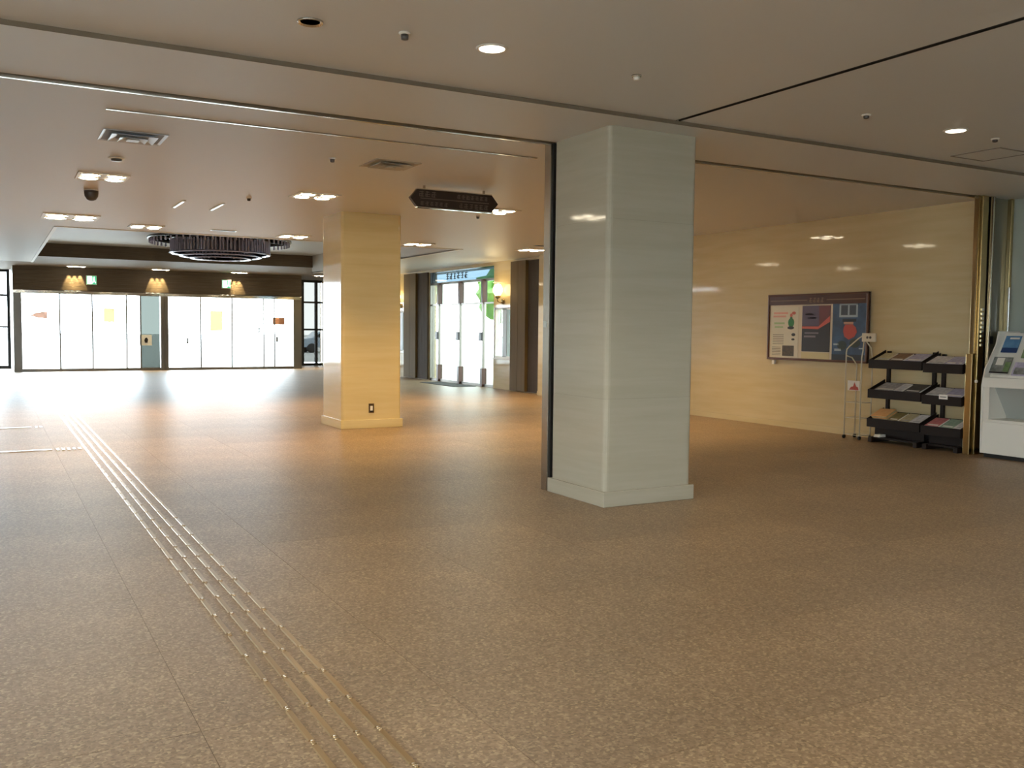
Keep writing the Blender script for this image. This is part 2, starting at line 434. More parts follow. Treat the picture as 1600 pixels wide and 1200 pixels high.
# far stretch of the right wall
XW = 11.2
wf = MB()
wf.box(XW, XW + .25, 18.4, 19.93, 0, CEIL)
def pier(mb, y0, y1):
    mb.box(XW, XW + .25, y0, y1, 2.05, CEIL); mb.box(XW, XW + .25, y0, y1, 0, .77)
pier(wf, 19.93, 20.95); pier(wf, 26.65, 27.6)
wf.box(XW, XW + .25, 20.95, 24.95, 3.12, CEIL)
wf.box(XW, XW + .25, 24.95, 26.65, 0, CEIL)
wf.box(XW, 11.65, 27.6, 27.85, 0, CEIL); 
wallfar = struct('wall_right_far', 'cream marble wall piers beside the side doors', wf, M_MARBLE_W)
struct('wall_right_end', 'plain wall running on to the entrance glazing', MB().box(11.5, 11.65, 27.85, Y_F, 0, 3.4), M_MARBLE_W)
for y0, n in ((18.42, 12), (24.97, 12)):
    for k in range(n):
        w = .72 / n
        MB().box(XW - .05, XW - .001, y0 + k * w + .006, y0 + (k + 1) * w - .006, .02, 3.14).build('slat', M_SLAT, wallfar)
for y0, y1 in ((19.18, 19.92), (25.72, 26.64)):
    for k in range(2):
        w = (y1 - y0) / 2
        MB().box(XW - .10, XW - .001, y0 + k * w + .004, y0 + (k + 1) * w - .004, .02, 3.15).build('panel', M_OLIVE, wallfar, .004)
def side_window(n, y0, y1, label):
    w = struct('window_%d' % n, label, MB().box(XW + .10, XW + .112, y0, y1, .77, 2.05), M_GLASS_S)
    f = MB()
    for a, b, c, d in ((y0, y0 + .04, .77, 2.05), (y1 - .04, y1, .77, 2.05), (y0, y1, .77, .83), (y0, y1, 2.0, 2.05)): f.box(XW + .03, XW + .18, a, b, c, d)
    f.build('window_frame', M_WHITEPAINT, w)
    ym = (y0 + y1) / 2 - .12
    MB().box(XW + .03, XW + .18, ym, ym + .22, .8, 2.03).build('mullion', mat('grey_mullion', '8f9494', .4), w, .01)
    MB().box(XW - .04, XW + .2, y0, y1, .74, .775).build('window_sill', M_WHITEPAINT, w, .005)
side_window(3, 19.93, 20.95, 'narrow side window under the wall lamp, right of the side doors')
side_window(4, 26.65, 27.6, 'narrow side window under the wall lamp, left of the side doors')

# side doors (right wall)
d3 = struct('door_3', 'glazed side doors with reddish posts in the right wall', MB().box(XW + .06, XW + .18, 20.95, 24.95, 2.76, 2.82), M_DOORMETAL)
for y in (21.62, 22.99, 24.36):
    MB().box(XW, XW + .14, y - .055, y + .055, 2.2, 2.80).build('upper_post', M_REDWOOD, d3, .006)
    MB().box(XW + .02, XW + .12, y - .035, y + .035, .0, 2.2).build('post', M_DOORMETAL, d3, .006)
    MB().box(XW - .01, XW + .13, y - .06, y + .06, 0, .48).build('foot_cover', M_REDWOOD, d3, .006)
    MB().box(XW - .05, XW, y - .07, y + .07, 1.2, 1.42).build('door_handle', mat('dark_plate', '3f3d40', .4), d3, .008)
for y0, y1 in ((20.99, 21.56), (21.68, 22.93), (23.05, 24.30), (24.42, 24.91)):
    MB().box(XW + .09, XW + .1, y0, y1, .06, 2.76).build('pane', M_GLASS_S, d3)
    MB().box(XW + .04, XW + .13, y0, y1, 2.165, 2.205).build('transom', M_DOORMETAL, d3)
    MB().box(XW + .04, XW + .13, y0, y1, 0, .07).build('bottom_rail', M_DOORMETAL, d3)
for y0, y1 in ((20.95, 20.99), (24.91, 24.95)): MB().box(XW + .02, XW + .16, y0, y1, 0, 3.12).build('jamb', M_DOORMETAL, d3)
hp = MB().box(XW + .08, XW + .1, 20.99, 24.91, 2.82, 3.12).build('header_panel', M_GLASS_B, d3)
lt = MB()
strokes(lt, 6, .19, .17, 5, lambda u0, u1, v0, v1: lt.box(XW + .06, XW + .075, 23.95 - u1, 23.95 - u0, 2.88 + v0, 2.88 + v1))
lt.build('lettering', mat('sign_ink', '2d3338', .5), hp)
dm = MB(); dm.box(10.45, 11.1, 21.7, 23.9, 0.001, .012)
dmo = dm.build('door_mat', mat('dark_mat', '3b3835', .9, bump=(80, .5, .004)), None, .004); tag(dmo, 'dark mat on the floor in front of the side doors', 'mat')

# ------------------------------------------------------------------ entrance wall
YD = 33.33
hd = struct('wall_entrance', 'dark brown boarded header over the entrance doors', MB().box(.65, 9.9, YD + .04, YD + .3, 2.6, 3.36), M_DARKWOOD)
for k in range(6):
    MB().box(.65, 9.9, YD, YD + .04, 2.625 + k * .122, 2.625 + k * .122 + .117).build('board', M_DARKWOOD, hd, .003)
for n, x0, x1, mull, lab in ((1, .65, 5.17, (1.98, 2.94, 3.98), 'wide automatic glass entrance doors on the left'),
                             (2, 5.17, 9.9, (6.37, 7.43, 8.54, 8.93), 'wide automatic glass entrance doors on the right')):
    d = struct('door_%d' % n, lab, MB().box(x0, x1, YD, YD + .22, 2.50, 2.61), M_CHROME, .01)
    xa, xb = (x0 + .24 if n == 1 else x0 + .13), (x1 - .12 if n == 1 else x1 - .30)
    MB().box(x0, xa, YD, YD + .3, 0, 2.5).build('jamb', M_DOORMETAL, d, .01)
    MB().box(xb, x1, YD, YD + .3, 0, 2.5).build('jamb', M_DOORMETAL, d, .01)
    edges = [xa] + list(mull) + [xb]
    if n == 1: edges = [xa] + list(mull) + [4.42, xb]
    for i, (a, b) in enumerate(zip(edges, edges[1:])):
        g = M_GLASS_G if (n == 1 and i == len(edges) - 2) else M_GLASS
        o = MB().box(a + .02, b - .02, YD + .10, YD + .112, .07, 2.5).build('pane', g, d)
        if g is M_GLASS_G: o['label'] = 'grey frosted side pane'
        MB().box(a, b, YD + .07, YD + .15, 0, .09).build('bottom_rail', M_DOORMETAL, d)
    for a in edges[1:-1]:
        MB().box(a - .022, a + .022, YD + .06, YD + .16, .0, 2.5).build('mullion', M_DOORMETAL, d)
def plaque(name, x, z, w, h, m, label, cat='sticker', pts=None, y=YD + .085):
    p = MB()
    if pts: p.prism(pts, 1, y, y + .006)
    else: p.box(x - w / 2, x + w / 2, y, y + .006, z - h / 2, z + h / 2)
    return tag(p.build(name, m), label, cat)
def film(name, h, f=.4):
    m = mat(name, h, .5); n, l = m.node_tree.nodes, m.node_tree.links
    t = n.new('ShaderNodeBsdfTransparent'); t.inputs[0].default_value = (*hexc(h), 1)
    x = n.new('ShaderNodeMixShader'); x.inputs[0].default_value = f
    l.new(n['Principled BSDF'].outputs[0], x.inputs[1]); l.new(t.outputs[0], x.inputs[2]); l.new(x.outputs[0], n['Material Output'].inputs[0])
    return m
mO = film('orange_film', 'bb9375'); mY = film('yellow_film', 'ccc6ab'); mP = film('pale_orange_film', 'c1aa9e')
plaque('arrow_sign', 0, 0, 0, 0, mP, 'salmon pink arrow sticker pointing left on the leftmost entrance pane', 'sticker', [(1.12, 1.80), (1.30, 1.89), (1.62, 1.93), (1.62, 1.69), (1.30, 1.73)])
plaque('door_sticker', 3.45, 1.84, .34, .46, mY, 'square pale yellow sticker on glass of the left entrance doors')
plaque('door_sticker', 6.90, 1.70, .42, .70, mY, 'tall yellow sticker on glass of the right entrance doors')
plaque('door_sticker', 9.08, 1.72, .42, .24, mO, 'orange rectangular sticker near the right end of entrance doors')
nt = empty('door_notice', (4.58, YD + .085, 1.02), 'white paper notice with a dark figure on the grey side pane', 'notice')
MB().box(-.19, .19, 0, .006, -.18, .18).build('sheet', mat('notice_white', 'fbfaf6', .6), nt)
MB().prism([(-.03, -.09), (.05, -.09), (.07, .02), (.03, .09), (-.02, .07), (-.05, 0)], 1, -.004, 0).build('print', M_BLACK, nt)
for x, z, lab in ((5.92, 1.0, 'small dark latch on glass, leftmost pane of right entrance doors'), (8.38, 1.38, 'small grey latch high on glass of the right entrance doors'), (9.02, 1.06, 'dark push plate on glass below the orange sticker')):
    h = empty('door_latch', (x, YD + .085, z), lab, 'latch')
    MB().box(-.035, .035, -.01, .012, -.09, .09).build('plate', mat('latch_dark', '4e4c4a', .4), h, .008)
    MB().box(-.012, .012, -.04, -.01, -.06, .06).build('grip', M_CHROME, h, .006)

# glazing on both sides of the entrance block
def glazing(n, x0, x1, verts, label):
    g = struct('window_%d' % n, label, MB().box(x0, x1, 35.98, 36.08, 0, .10), mat('dark_mullion', '2e3236', .4))
    xs_ = [x0] + list(verts) + [x1]; zs_ = [.10, 1.42, 2.49, 3.30]
    for a, b in zip(xs_, xs_[1:]):
        for c, e in zip(zs_, zs_[1:]):
            MB().box(a + .03, b - .03, 36.02, 36.03, c + .03, e - .03).build('pane', M_GLASS_T if n == 2 else M_GLASS, g)
    for v in verts: MB().box(v - .05, v + .05, 35.97, 36.09, .1, 3.3).build('mullion', MATS['dark_mullion'], g)
    for z in zs_[1:3]: MB().box(x0, x1, 35.98, 36.08, z - .035, z + .035).build('transom', MATS['dark_mullion'], g)
    MB().box(x0, x1, 35.98, 36.08, 3.27, 3.36).build('head_rail', MATS['dark_mullion'], g)
glazing(1, -5.1, .62, (-4, -2.9, -1.8, -.7, .57), 'dark framed glazing left of the entrance doors')
glazing(2, 9.9, 11.5, (10.73, 11.28), 'dark framed glazing right of the entrance doors')
struct('wall_left_vestibule', 'side wall of the entrance vestibule, left', MB().box(.65, .75, YD + .3, 36.0, 0, 3.36), M_DOORMETAL)
struct('wall_right_vestibule', 'side wall of the entrance vestibule, right', MB().box(9.8, 9.9, YD + .3, 36.0, 0, 3.36), M_DOORMETAL)

# exit signs
def exit_sign(x, z, label):
    e = empty('exit_sign', (x, YD - .03, z), label, 'exit sign')
    MB().box(-.16, .16, -.03, .03, -.15, .15).build('housing', M_TRIM_W, e, .005)
    MB().box(-.145, .145, -.036, -.028, -.135, .135).build('face', M_EXITGREEN, e)
    f = MB()
    f.box(-.13, .02, -.042, -.035, -.12, .12)
    f.lathe([(.02, 0), (.02, .006)], (.075, -.042, .085), 12, 1)
    f.prism([(.05, .055), (.09, .06), (.10, -.02), (.13, -.09), (.11, -.10), (.075, -.03), (.04, -.10), (.02, -.09), (.055, -.01)], 1, -.042, -.035)
    f.build('pictogram', M_EXITWHITE, e)
exit_sign(2.92, 2.97, 'green exit sign above the left entrance doors')
exit_sign(7.22, 2.98, 'green exit sign above the right entrance doors')

# ------------------------------------------------------------------ lamps
def spot(name, parent, loc, w, col, size=2.2, blend=.6, r=.06):
    d = bpy.data.lights.new(name, 'SPOT'); d.energy = w; d.color = col; d.spot_size = size; d.spot_blend = blend; d.shadow_soft_size = r
    o = bpy.data.objects.new(name, d); COL.objects.link(o); o.parent = parent; o.location = loc
    return o
def cluster(z=CEIL, w=FAR_W, glow=M_LAMP, s=.27):
    c = empty('ceiling_light', (0, 0, z), 'x', 'ceiling light', 'four-lamp square downlights')
    f = MB()
    t = .025
    f.box(-s, s, -s, -s + t, -.014, .0).box(-s, s, s - t, s, -.014, 0).box(-s, -s + t, -s, s, -.014, 0).box(s - t, s, -s, s, -.014, 0)
    f.build('frame', M_TRIM_W, c)
    MB().box(-s + t, s - t, -s + t, s - t, -.006, 0).build('tray', M_TRIM_W, c)
    for a in (-1, 1):
        for b in (-1, 1):
            MB().lathe([(.09, 0), (.105, -.012), (.112, 0)], (a * s * .5, b * s * .5, -.008), 16).build('lamp_ring', M_CHROME, c)
            MB().lathe([(0, 0), (.105, 0), (.085, -.012), (0, -.02)], (a * s * .5, b * s * .5, -.008), 16).build('lamp', glow, c)
    spot('cluster_beam', c, (0, 0, -.08), w, WARM, 1.95, .85, .12)
    return c
base = cluster()
first = True
CL = [(1.16, 11.7, 'square downlight cluster on the ceiling below the diffuser, far left'),
      (3.70, 11.85, 'square downlight cluster on the ceiling up and left of the golden-lit pillar'),
      (6.38, 11.90, 'square downlight cluster peeking out behind the hanging sign'),
      (9.00, 11.80, 'square downlight cluster on the ceiling near the cream wall, hidden behind nearest pillar'),
      (1.14, 16.3, 'glaring ceiling patch built as a square downlight just in front of the coffer corner'),  # enlarged cluster stands in for white glare on the ceiling
      (2.37, 17.1, 'square downlight in front of the coffer, left of the chandelier'),
      (4.99, 17.3, 'square downlight in front of the coffer, right of the chandelier'),
      (7.55, 17.4, 'square downlight on the ceiling right of the golden-lit pillar'),
      (10.1, 17.2, 'square downlight near the slatted wall, beside nearest pillar edge')]
for x, y, lab in CL:
    o = base if first else copy_tree(base); first = False
    o.location = (x, y, CEIL); o['label'] = lab
    if 'glaring' in lab: o.scale = (1.5, 1.5, 1)
    if y < 12 and x < 8:
        for ch in o.children:
            if ch.type == 'LIGHT':
                ch.data = ch.data.copy(); ch.data.energy = FAR_W * 1.35
def soffit_lamp():
    c = empty('soffit_light', (0, 0, 3.36), 'x', 'ceiling light', 'soffit downlights over the entrance')
    MB().box(-.30, .30, -.12, .12, -.012, 0).build('tray', M_TRIM_W, c, .003)
    for k in (-1, 0, 1): MB().lathe([(0, 0), (.085, 0), (.07, -.012), (0, -.02)], (k * .18, 0, -.010), 14).build('lamp', M_LAMP, c)
    for k in (-1, 0, 1):
        spot('scallop_beam', c, (k * .16, .69, -.03), 190, (1, .78, .38), .75, .3, .015)
    return c
sb = soffit_lamp()
for i, (x, lab) in enumerate(((2.42, 'soffit downlight strip left of the left exit sign'), (4.95, 'soffit downlight strip over the post between the entrance doors'), (7.50, 'soffit downlight strip right of the right exit sign'), (10.4, 'soffit downlight strip right of the entrance doors by the golden pillar'))):
    o = sb if i == 0 else copy_tree(sb)
    o.location = (x, 32.55, 3.36); o['label'] = lab
def round_light(label, on=True):
    c = empty('round_downlight', (0, 0, CEIL + .03), label, 'ceiling light')
    MB().lathe([(.075, 0), (.083, -.008), (.098, -.006), (.10, 0)], (0, 0, 0), 28).build('ring', M_TRIM_W, c)
    MB().lathe([(.08, -.005), (.055, .0), (.0, .0)], (0, 0, -.001), 24).build('reflector', M_LAMP_N if on else M_CHROME, c)
    MB().lathe([(0, .0), (.03, 0), (.035, -.015), (.02, -.035), (0, -.04)], (0, 0, .02), 16).build('bulb', M_LAMP_N if on else M_CHROME, c)
    spot('near_beam', c, (0, 0, -.06), NEAR_W, (1.0, .88, .72), 2.3, .7, .08)
    return c
rl0 = round_light('round downlight lit on the near ceiling left of centre')
for i, (x, y, lab) in enumerate(((2.74, 5.18, 'lit round downlight on the near ceiling above the nearest pillar'), (7.22, 5.18, 'lit round downlight on the near ceiling right of the dark track'),
    (-1.74, 5.18, 'unseen round downlight left of the camera, first of the outer row'), (-1.74, .7, 'unseen round downlight beside the camera, left'), (2.74, .7, 'unseen round downlight just ahead of the camera overhead'), (7.22, .7, 'unseen round downlight to the right of the camera overhead'),
    (-1.74, -3.8, 'unseen round downlight behind the camera, left'), (2.74, -3.8, 'unseen round downlight behind the camera, middle'), (7.22, -3.8, 'unseen round downlight behind the camera, right'))):  # unseen lamps continue the grid, added to brighten the near zone
    o = rl0 if i == 0 else copy_tree(rl0); o.location = (x, y, CEIL + .03); o['label'] = lab
    if x > 7:
        for q in o.children:
            if q.type == 'LIGHT': q.data = q.data.copy(); q.data.energy = NEAR_W * .65
# wall lamps
def sconce():
    s = empty('wall_lamp', (0, 0, 0), 'x', 'wall lamp')
    MB().lathe([(0, 0), (.07, 0), (.06, -.03), (0, -.035)], (0, 0, -.12), 16, 0).build('back_plate', M_BRASS, s)
    MB().tube([(0, 0, -.12), (-.08, 0, -.16), (-.16, 0, -.12), (-.16, 0, -.02)], .014).build('arm', M_BRASS, s)
    MB().lathe([(.02, -.06), (.07, -.02), (.085, .02), (.06, .02), (.0, 0)], (-.16, 0, 0), 16).build('cup', M_BRASS, s)
    MB().lathe([(0, .0), (.07, .03), (.12, .12), (.12, .2), (.08, .29), (0, .32)], (-.16, 0, 0), 18).build('globe', M_GLOBE, s)
    d = bpy.data.lights.new('wall_lamp_bulb', 'POINT'); d.energy = 14; d.color = (1, .72, .32); d.shadow_soft_size = .12
    o = bpy.data.objects.new('wall_lamp_bulb', d); COL.objects.link(o); o.parent = s; o.location = (-.32, 0, .16)
    return s
sc0 = sconce()
for i, (x, y, z, lab) in enumerate(((XW, 20.45, 2.32, 'glowing brass wall lamp on the cream pier right of the side doors'), (XW, 27.05, 2.32, 'glowing brass wall lamp on the cream pier left of side doors, half behind golden-lit pillar'))):
    o = sc0 if i == 0 else copy_tree(sc0); o.location = (x, y, z); o['label'] = lab

# ------------------------------------------------------------------ chandelier
CX, CY = 4.95, 23.4
ch = empty('chandelier', (CX, CY, CEIL + .52), 'wide crystal chandelier of hanging glass rods in the ceiling coffer', 'chandelier')
H0 = -.10
q = MB()
for r in (1.65, 1.15, .8, .45):
    q.lathe([(r - .03, 0), (r + .03, 0), (r + .03, -.05), (r - .03, -.05), (r - .03, 0)], (0, 0, H0), 48)
for k in range(6):
    a = k * PI / 3; q.tube([(0, 0, H0 - .025), (1.65 * math.cos(a), 1.65 * math.sin(a), H0 - .025)], .02)
q.build('frame', mat('chandelier_metal', '4c4a4e', .25, metal=.9), ch)
MB().lathe([(.35, 0), (.35, -.1), (.1, -.1)], (0, 0, 0), 24).build('ceiling_plate', M_CHROME, ch)
MCR = mat('crystal_rod', 'b2b0cc', .22, metal=.25, spec=.8, coat=.5)
rod = None
def add_rod(r, a, z0, L):
    global rod
    if rod is None:
        o = MB().lathe([(0, 0), (.022, -.01), (.022, -.97), (0, -1)], (0, 0, 0), 6, smooth=False).build('crystal_rod', MCR, ch); rod = o.data
    else:
        o = bpy.data.objects.new('crystal_rod', rod); COL.objects.link(o); o.parent = ch
    o.location = (r * math.cos(a), r * math.sin(a), z0); o.scale = (1, 1, L)
for r, n, L in ((1.15, 84, .32), (.8, 60, .40), (.45, 36, .45)):
    for k in range(n): add_rod(r, 2 * PI * (k + random.uniform(-.15, .15)) / n, H0 - .05, L * random.uniform(.88, 1.0))
for r, n, L in ((1.62, 60, .10),):
    for k in range(n): add_rod(r, 2 * PI * k / n, H0 - .05, L)
q = MB()
for r, z in ((1.15, -.46), (.95, -.52), (.7, -.57)):
    q.lathe([(r - .06, 0), (r, .015), (r + .05, 0), (r, -.02), (r - .06, 0)], (0, 0, z), 40)
q.build('crystal_bowl', MCR, ch)

# ------------------------------------------------------------------ ceiling fittings
def diffuser(x, y, label, s=.27, m=None):
    d = empty('air_diffuser', (x, y, CEIL), label, 'air vent')
    mm = m or mat('diffuser_metal', 'd4dce4', .3, metal=.2)
    for k, (a, z) in enumerate(((s, -.005), (s * .72, -.022), (s * .44, -.034))):
        f = MB(); i = a - .06
        for u, v in (((-a, -a), (a, -a)), ((a, -a), (a, a)), ((a, a), (-a, a)), ((-a, a), (-a, -a))):
            sc = i / a
            f._new([(u[0], u[1], z), (v[0], v[1], z), (v[0] * sc, v[1] * sc, z + .022), (u[0] * sc, u[1] * sc, z + .022)], [(0, 1, 2, 3)])
        o = f.build('louver', mm, d); so_ = o.modifiers.new('s', 'SOLIDIFY'); so_.thickness = .004
    MB().box(-s * .2, s * .2, -s * .2, s * .2, -.04, -.03).build('centre_plate', mm, d, .003)
    MB().box(-s + .03, s - .03, -s + .03, s - .03, -.003, 0).build('throat', mm if m else mat('dark_throat', '8a9098', .6), d)
diffuser(1.16, 9.12, 'square metal air diffuser on the ceiling at far left')
diffuser(3.67, 9.18, 'pale square air vent on the ceiling above the golden-lit pillar', .25, mat('pale_vent', 'b8ae9c', .5))
def disc(name, x, y, z, r, h, m, label, cat, prof=None):
    o = empty(name, (x, y, z), label, cat)
    MB().lathe([(r * 1.15, 0), (r * 1.15, -.008), (r, -.012), (0, -.012)], (0, 0, 0), 20).build('base', M_TRIM_W if m is not M_TRIM_W else M_STEEL, o)
    MB().lathe(prof or [(r * .8, -.01), (r * .7, -h), (r * .3, -h - .004), (0, -h - .005)], (0, 0, 0), 20).build('head', m, o)
mDark = mat('dark_sensor', '4a4440', .3)
disc('smoke_detector', 1.16, 10.35, CEIL, .07, .03, mDark, 'small dark round detector on the ceiling beneath the metal diffuser', 'detector')
disc('dome_camera', 1.15, 12.95, CEIL, .075, .1, mDark, 'dark dome camera under the ceiling below the far left downlight', 'camera', [(.085, -.01), (.085, -.04), (.08, -.08), (.055, -.12), (.025, -.135), (0, -.138)])
disc('sprinkler', 3.02, 12.54, CEIL, .03, .04, mDark, 'tiny sprinkler head on the ceiling left of the golden-lit pillar', 'sprinkler')
disc('sprinkler', 3.04, 9.16, CEIL, .03, .04, mDark, 'tiny sprinkler head beside the pale square air vent', 'sprinkler')
disc('sprinkler', 6.45, 12.6, CEIL, .03, .04, mDark, 'tiny sprinkler head below the right end of hanging sign', 'sprinkler')
disc('sprinkler', 2.16, 5.18, CEIL + .03, .03, .04, mDark, 'tiny sprinkler head on near ceiling left of the round downlight', 'sprinkler')
disc('sprinkler', 3.87, 5.21, CEIL + .03, .03, .03, M_TRIM_W, 'tiny pale sprinkler head on near ceiling just left of the dark track', 'sprinkler')
disc('sprinkler', 6.11, 5.18, CEIL + .03, .03, .03, mDark, 'tiny sprinkler head on near ceiling right of the dark track', 'sprinkler')
disc('sprinkler', 7.81, 5.21, CEIL + .03, .03, .03, mDark, 'tiny sprinkler head beside the ceiling access hatch', 'sprinkler')
sk = empty('ceiling_speaker', (1.62, 5.27, CEIL + .03), 'small metal fitting with bright rim on near ceiling at upper left', 'fitting')
MB().lathe([(.055, 0), (.07, -.012), (.075, 0)], (0, 0, 0), 24).build('rim', M_CHROME, sk)
MB().lathe([(.055, -.004), (0, -.004)], (0, 0, 0), 24).build('grille', mDark, sk)
sv = empty('slot_vent', (3.65, 17.02, CEIL), 'short dark slot vent in the ceiling above the chandelier', 'vent')
MB().box(-.22, .22, -.07, .07, -.008, 0).build('frame', M_STEEL, sv)
for k in range(3): MB().box(-.20, .20, -.045 + k * .03, -.025 + k * .03, -.012, -.002).build('slat', mDark, sv)
for x, lab in ((2.33, 'slim bright slot fitting on the ceiling, the left of a pair above chandelier'), (2.85, 'slim bright slot fitting on the ceiling, the right of a pair above chandelier')):
    t = empty('slot_fitting', (x, 13.7, CEIL), lab, 'fitting')
    MB().box(-.025, .025, -.42, .42, -.014, 0).build('frame', M_WHITEPAINT, t, .003)
    MB().box(-.012, .012, -.38, .38, -.017, -.01).build('insert', M_CHROME, t)
hh = empty('access_hatch', (8.46, 5.68, CEIL + .03), 'square access hatch outlined on the near ceiling at far right', 'hatch')
f = MB()
for a in (-1, 1): f.box(-.25, .25, a * .25 - .008, a * .25 + .008, -.006, 0).box(a * .25 - .008, a * .25 + .008, -.25, .25, -.006, 0)
f.build('frame', mat('hatch_edge', '8b857b', .5), hh)
MB().box(-.235, .235, -.235, .235, -.003, 0).build('panel', M_CEIL, hh)
hv = empty('slot_vent', (10.0, 17.1, CEIL), 'dark slot vent on ceiling beside the slatted wall', 'vent')
hv.location = (9.95, 16.3, CEIL); MB().box(-.3, .3, -.08, .08, -.01, 0).build('frame', mDark, hv)
MB().box(-.27, .27, -.05, .05, -.014, -.005).build('slat', M_STEEL, hv)
tc_ = empty('track_camera', (11.15, 6.6, CEIL + .03), 'dark ceiling camera at the right edge of the picture above the counter', 'camera')
MB().lathe([(.07, 0), (.07, -.03), (.05, -.04), (0, -.04)], (0, 0, 0), 20).build('mount', mDark, tc_)
MB().lathe([(.055, -.04), (.05, -.08), (.025, -.1), (0, -.105)], (0, 0, 0), 20).build('dome', M_BLACK, tc_)

# hanging sign
hs = empty('hanging_sign', (4.95, 10.3, 3.05), 'dark brown hexagonal-ended hanging sign with two rows of lettering', 'sign')
MB().prism([(-.59, 0), (-.50, .105), (.50, .105), (.59, 0), (.50, -.105), (-.50, -.105)], 1, -.03, .03).build('board', mat('sign_brown', '33261f', .35), hs, .004)
MSI = mat('sign_lettering', '74675e', .5)
tx = MB()
strokes(tx, 3, .065, .07, 11, lambda u0, u1, v0, v1: tx.box(-.48 + u0, -.48 + u1, -.034, -.029, .015 + v0, .015 + v1))
strokes(tx, 7, .05, .05, 12, lambda u0, u1, v0, v1: tx.box(.02 + u0, .02 + u1, -.034, -.029, .025 + v0, .025 + v1))
strokes(tx, 6, .05, .05, 13, lambda u0, u1, v0, v1: tx.box(-.46 + u0, -.46 + u1, -.034, -.029, -.085 + v0, -.085 + v1))
strokes(tx, 6, .055, .06, 14, lambda u0, u1, v0, v1: tx.box(.05 + u0, .05 + u1, -.034, -.029, -.085 + v0, -.085 + v1))
tx.build('lettering', MSI, hs)
MB().box(-.46, .46, -.033, -.029, -.006, .004).build('divider', MSI, hs)
for a in (-.4, .4): MB().box(a - .012, a + .012, -.012, .012, .10, CEIL - 3.05).build('hanger', M_STEEL, hs)
MB().box(-.50, .50, -.034, .034, .102, .114).build('top_cap', M_CHROME, hs)
MB().box(-.50, .50, -.034, .034, -.114, -.102).build('bottom_cap', M_CHROME, hs)

# ------------------------------------------------------------------ notice board
nb_ = empty('notice_board', (10.985, 10.11, 1.58), 'wooden framed notice board with three posters on the cream wall', 'notice board')
W2, H2 = .985, .515
MB().box(-.03, .0, -W2, W2, -H2, H2).build('backing', mat('board_cream', 'd9ccb4', .6), nb_)
f = MB()
f.box(-.055, .0, -W2, W2, -H2, -H2 + .035).box(-.055, 0, -W2, W2, H2 - .03, H2).box(-.055, 0, -W2, -W2 + .035, -H2, H2).box(-.055, 0, W2 - .035, W2, -H2, H2)
f.build('frame', M_BOARDWOOD, nb_, .006)
hd_ = MB().box(-.05, 0, -W2 + .035, W2 - .035, H2 - .165, H2 - .03).build('header', mat('board_header', '4a2a20', .3), nb_)
t = MB()
strokes(t, 4, .06, .075, 21, lambda u0, u1, v0, v1: t.box(-.054, -.049, .12 - u1, .12 - u0, H2 - .14 + v0, H2 - .14 + v1))
t.build('lettering', mat('board_lettering', '94775f', .5), hd_)
MB().box(-.053, -.05, .16, W2 - .06, H2 - .105, H2 - .095).build('rule', MATS['board_lettering'], hd_)
MB().box(-.053, -.05, -W2 + .06, -.22, H2 - .105, H2 - .095).build('rule', MATS['board_lettering'], hd_)
MB().box(-.04, -.0, .83, .88, -H2 - .075, -H2 - .01).build('label_tag', M_PAPER, nb_)
def blob(mb, cy, cz, ry, rz, x0, x1, n=14, sq=1.0):
    mb.prism([(cy + ry * math.cos(2 * PI * k / n), cz + rz * math.sin(2 * PI * k / n) * sq) for k in range(n)], 0, x0, x1)
def poster(y, z, w, h, base, label, arts):
    p = empty('poster', (10.953, y, z), label, 'poster')
    MB().box(-.004, 0, -w / 2, w / 2, -h / 2, h / 2).build('sheet', base, p)
    for k, (m, fn) in enumerate(arts):
        a = MB(); fn(a, w, h); a.build('print', m, p)
    return p
X0, X1 = -.0055, -.0035
def bars(lst):
    def fn(a, w, h):
        for y0, y1, z0, z1 in lst: a.box(X0, X1, y0 * w, y1 * w, z0 * h, z1 * h)
    return fn
# y grows to the left in the picture
def lines(y0, y1, zs_, t=.012):
    return bars([(y0, y1 - (.12 if i % 3 == 2 else 0) * 0, z, z + t) for i, z in enumerate(zs_)])
poster(10.74, 1.49, .58, .82, mat('poster_cream', 'd6cdb4', .5), 'white poster with small print and a green figure, left on the notice board', [
    (mat('poster_pink', 'd59a84', .5), bars([(-.12, .40, .36, .40), (-.05, .42, .30, .335)])),
    (mat('poster_green', '2f7a3a', .5), lambda a, w, h: (blob(a, -.24 * w, .20 * h, .11 * w, .09 * h, X0, X1), a.box(X0, X1, -.28 * w, -.2 * w, .27 * h, .31 * h))),
    (mat('poster_skin', 'b5563c', .5), lambda a, w, h: (blob(a, -.24 * w, .34 * h, .045 * w, .035 * h, X0 - .001, X1), blob(a, -.33 * w, .38 * h, .07 * w, .03 * h, X0, X1))),
    (mat('poster_palegreen', '9db77f', .5), bars([(0, .38, .17, .205), (.05, .36, .10, .13)])),
    (mat('poster_black', '1d1a16', .5), lambda a, w, h: (blob(a, -.23 * w, .10 * h, .12 * w, .03 * h, X0 - .001, X1), blob(a, -.33 * w, -.03 * h, .07 * w, .03 * h, X0, X1), blob(a, -.32 * w, -.12 * h, .06 * w, .02 * h, X0, X1))),
    (mat('poster_text', '7d735c', .5), lines(.02, .42, [-.04 - .035 * k for k in range(6)])),
    (mat('poster_text', '7d735c', .5), lines(.12, .44, [-.28 - .03 * k for k in range(6)])),
    (mat('poster_photo', '57482f', .5, noise=((30, 30, 30), .8, '2e2416')), bars([(-.36, .06, -.44, -.24)])),
])
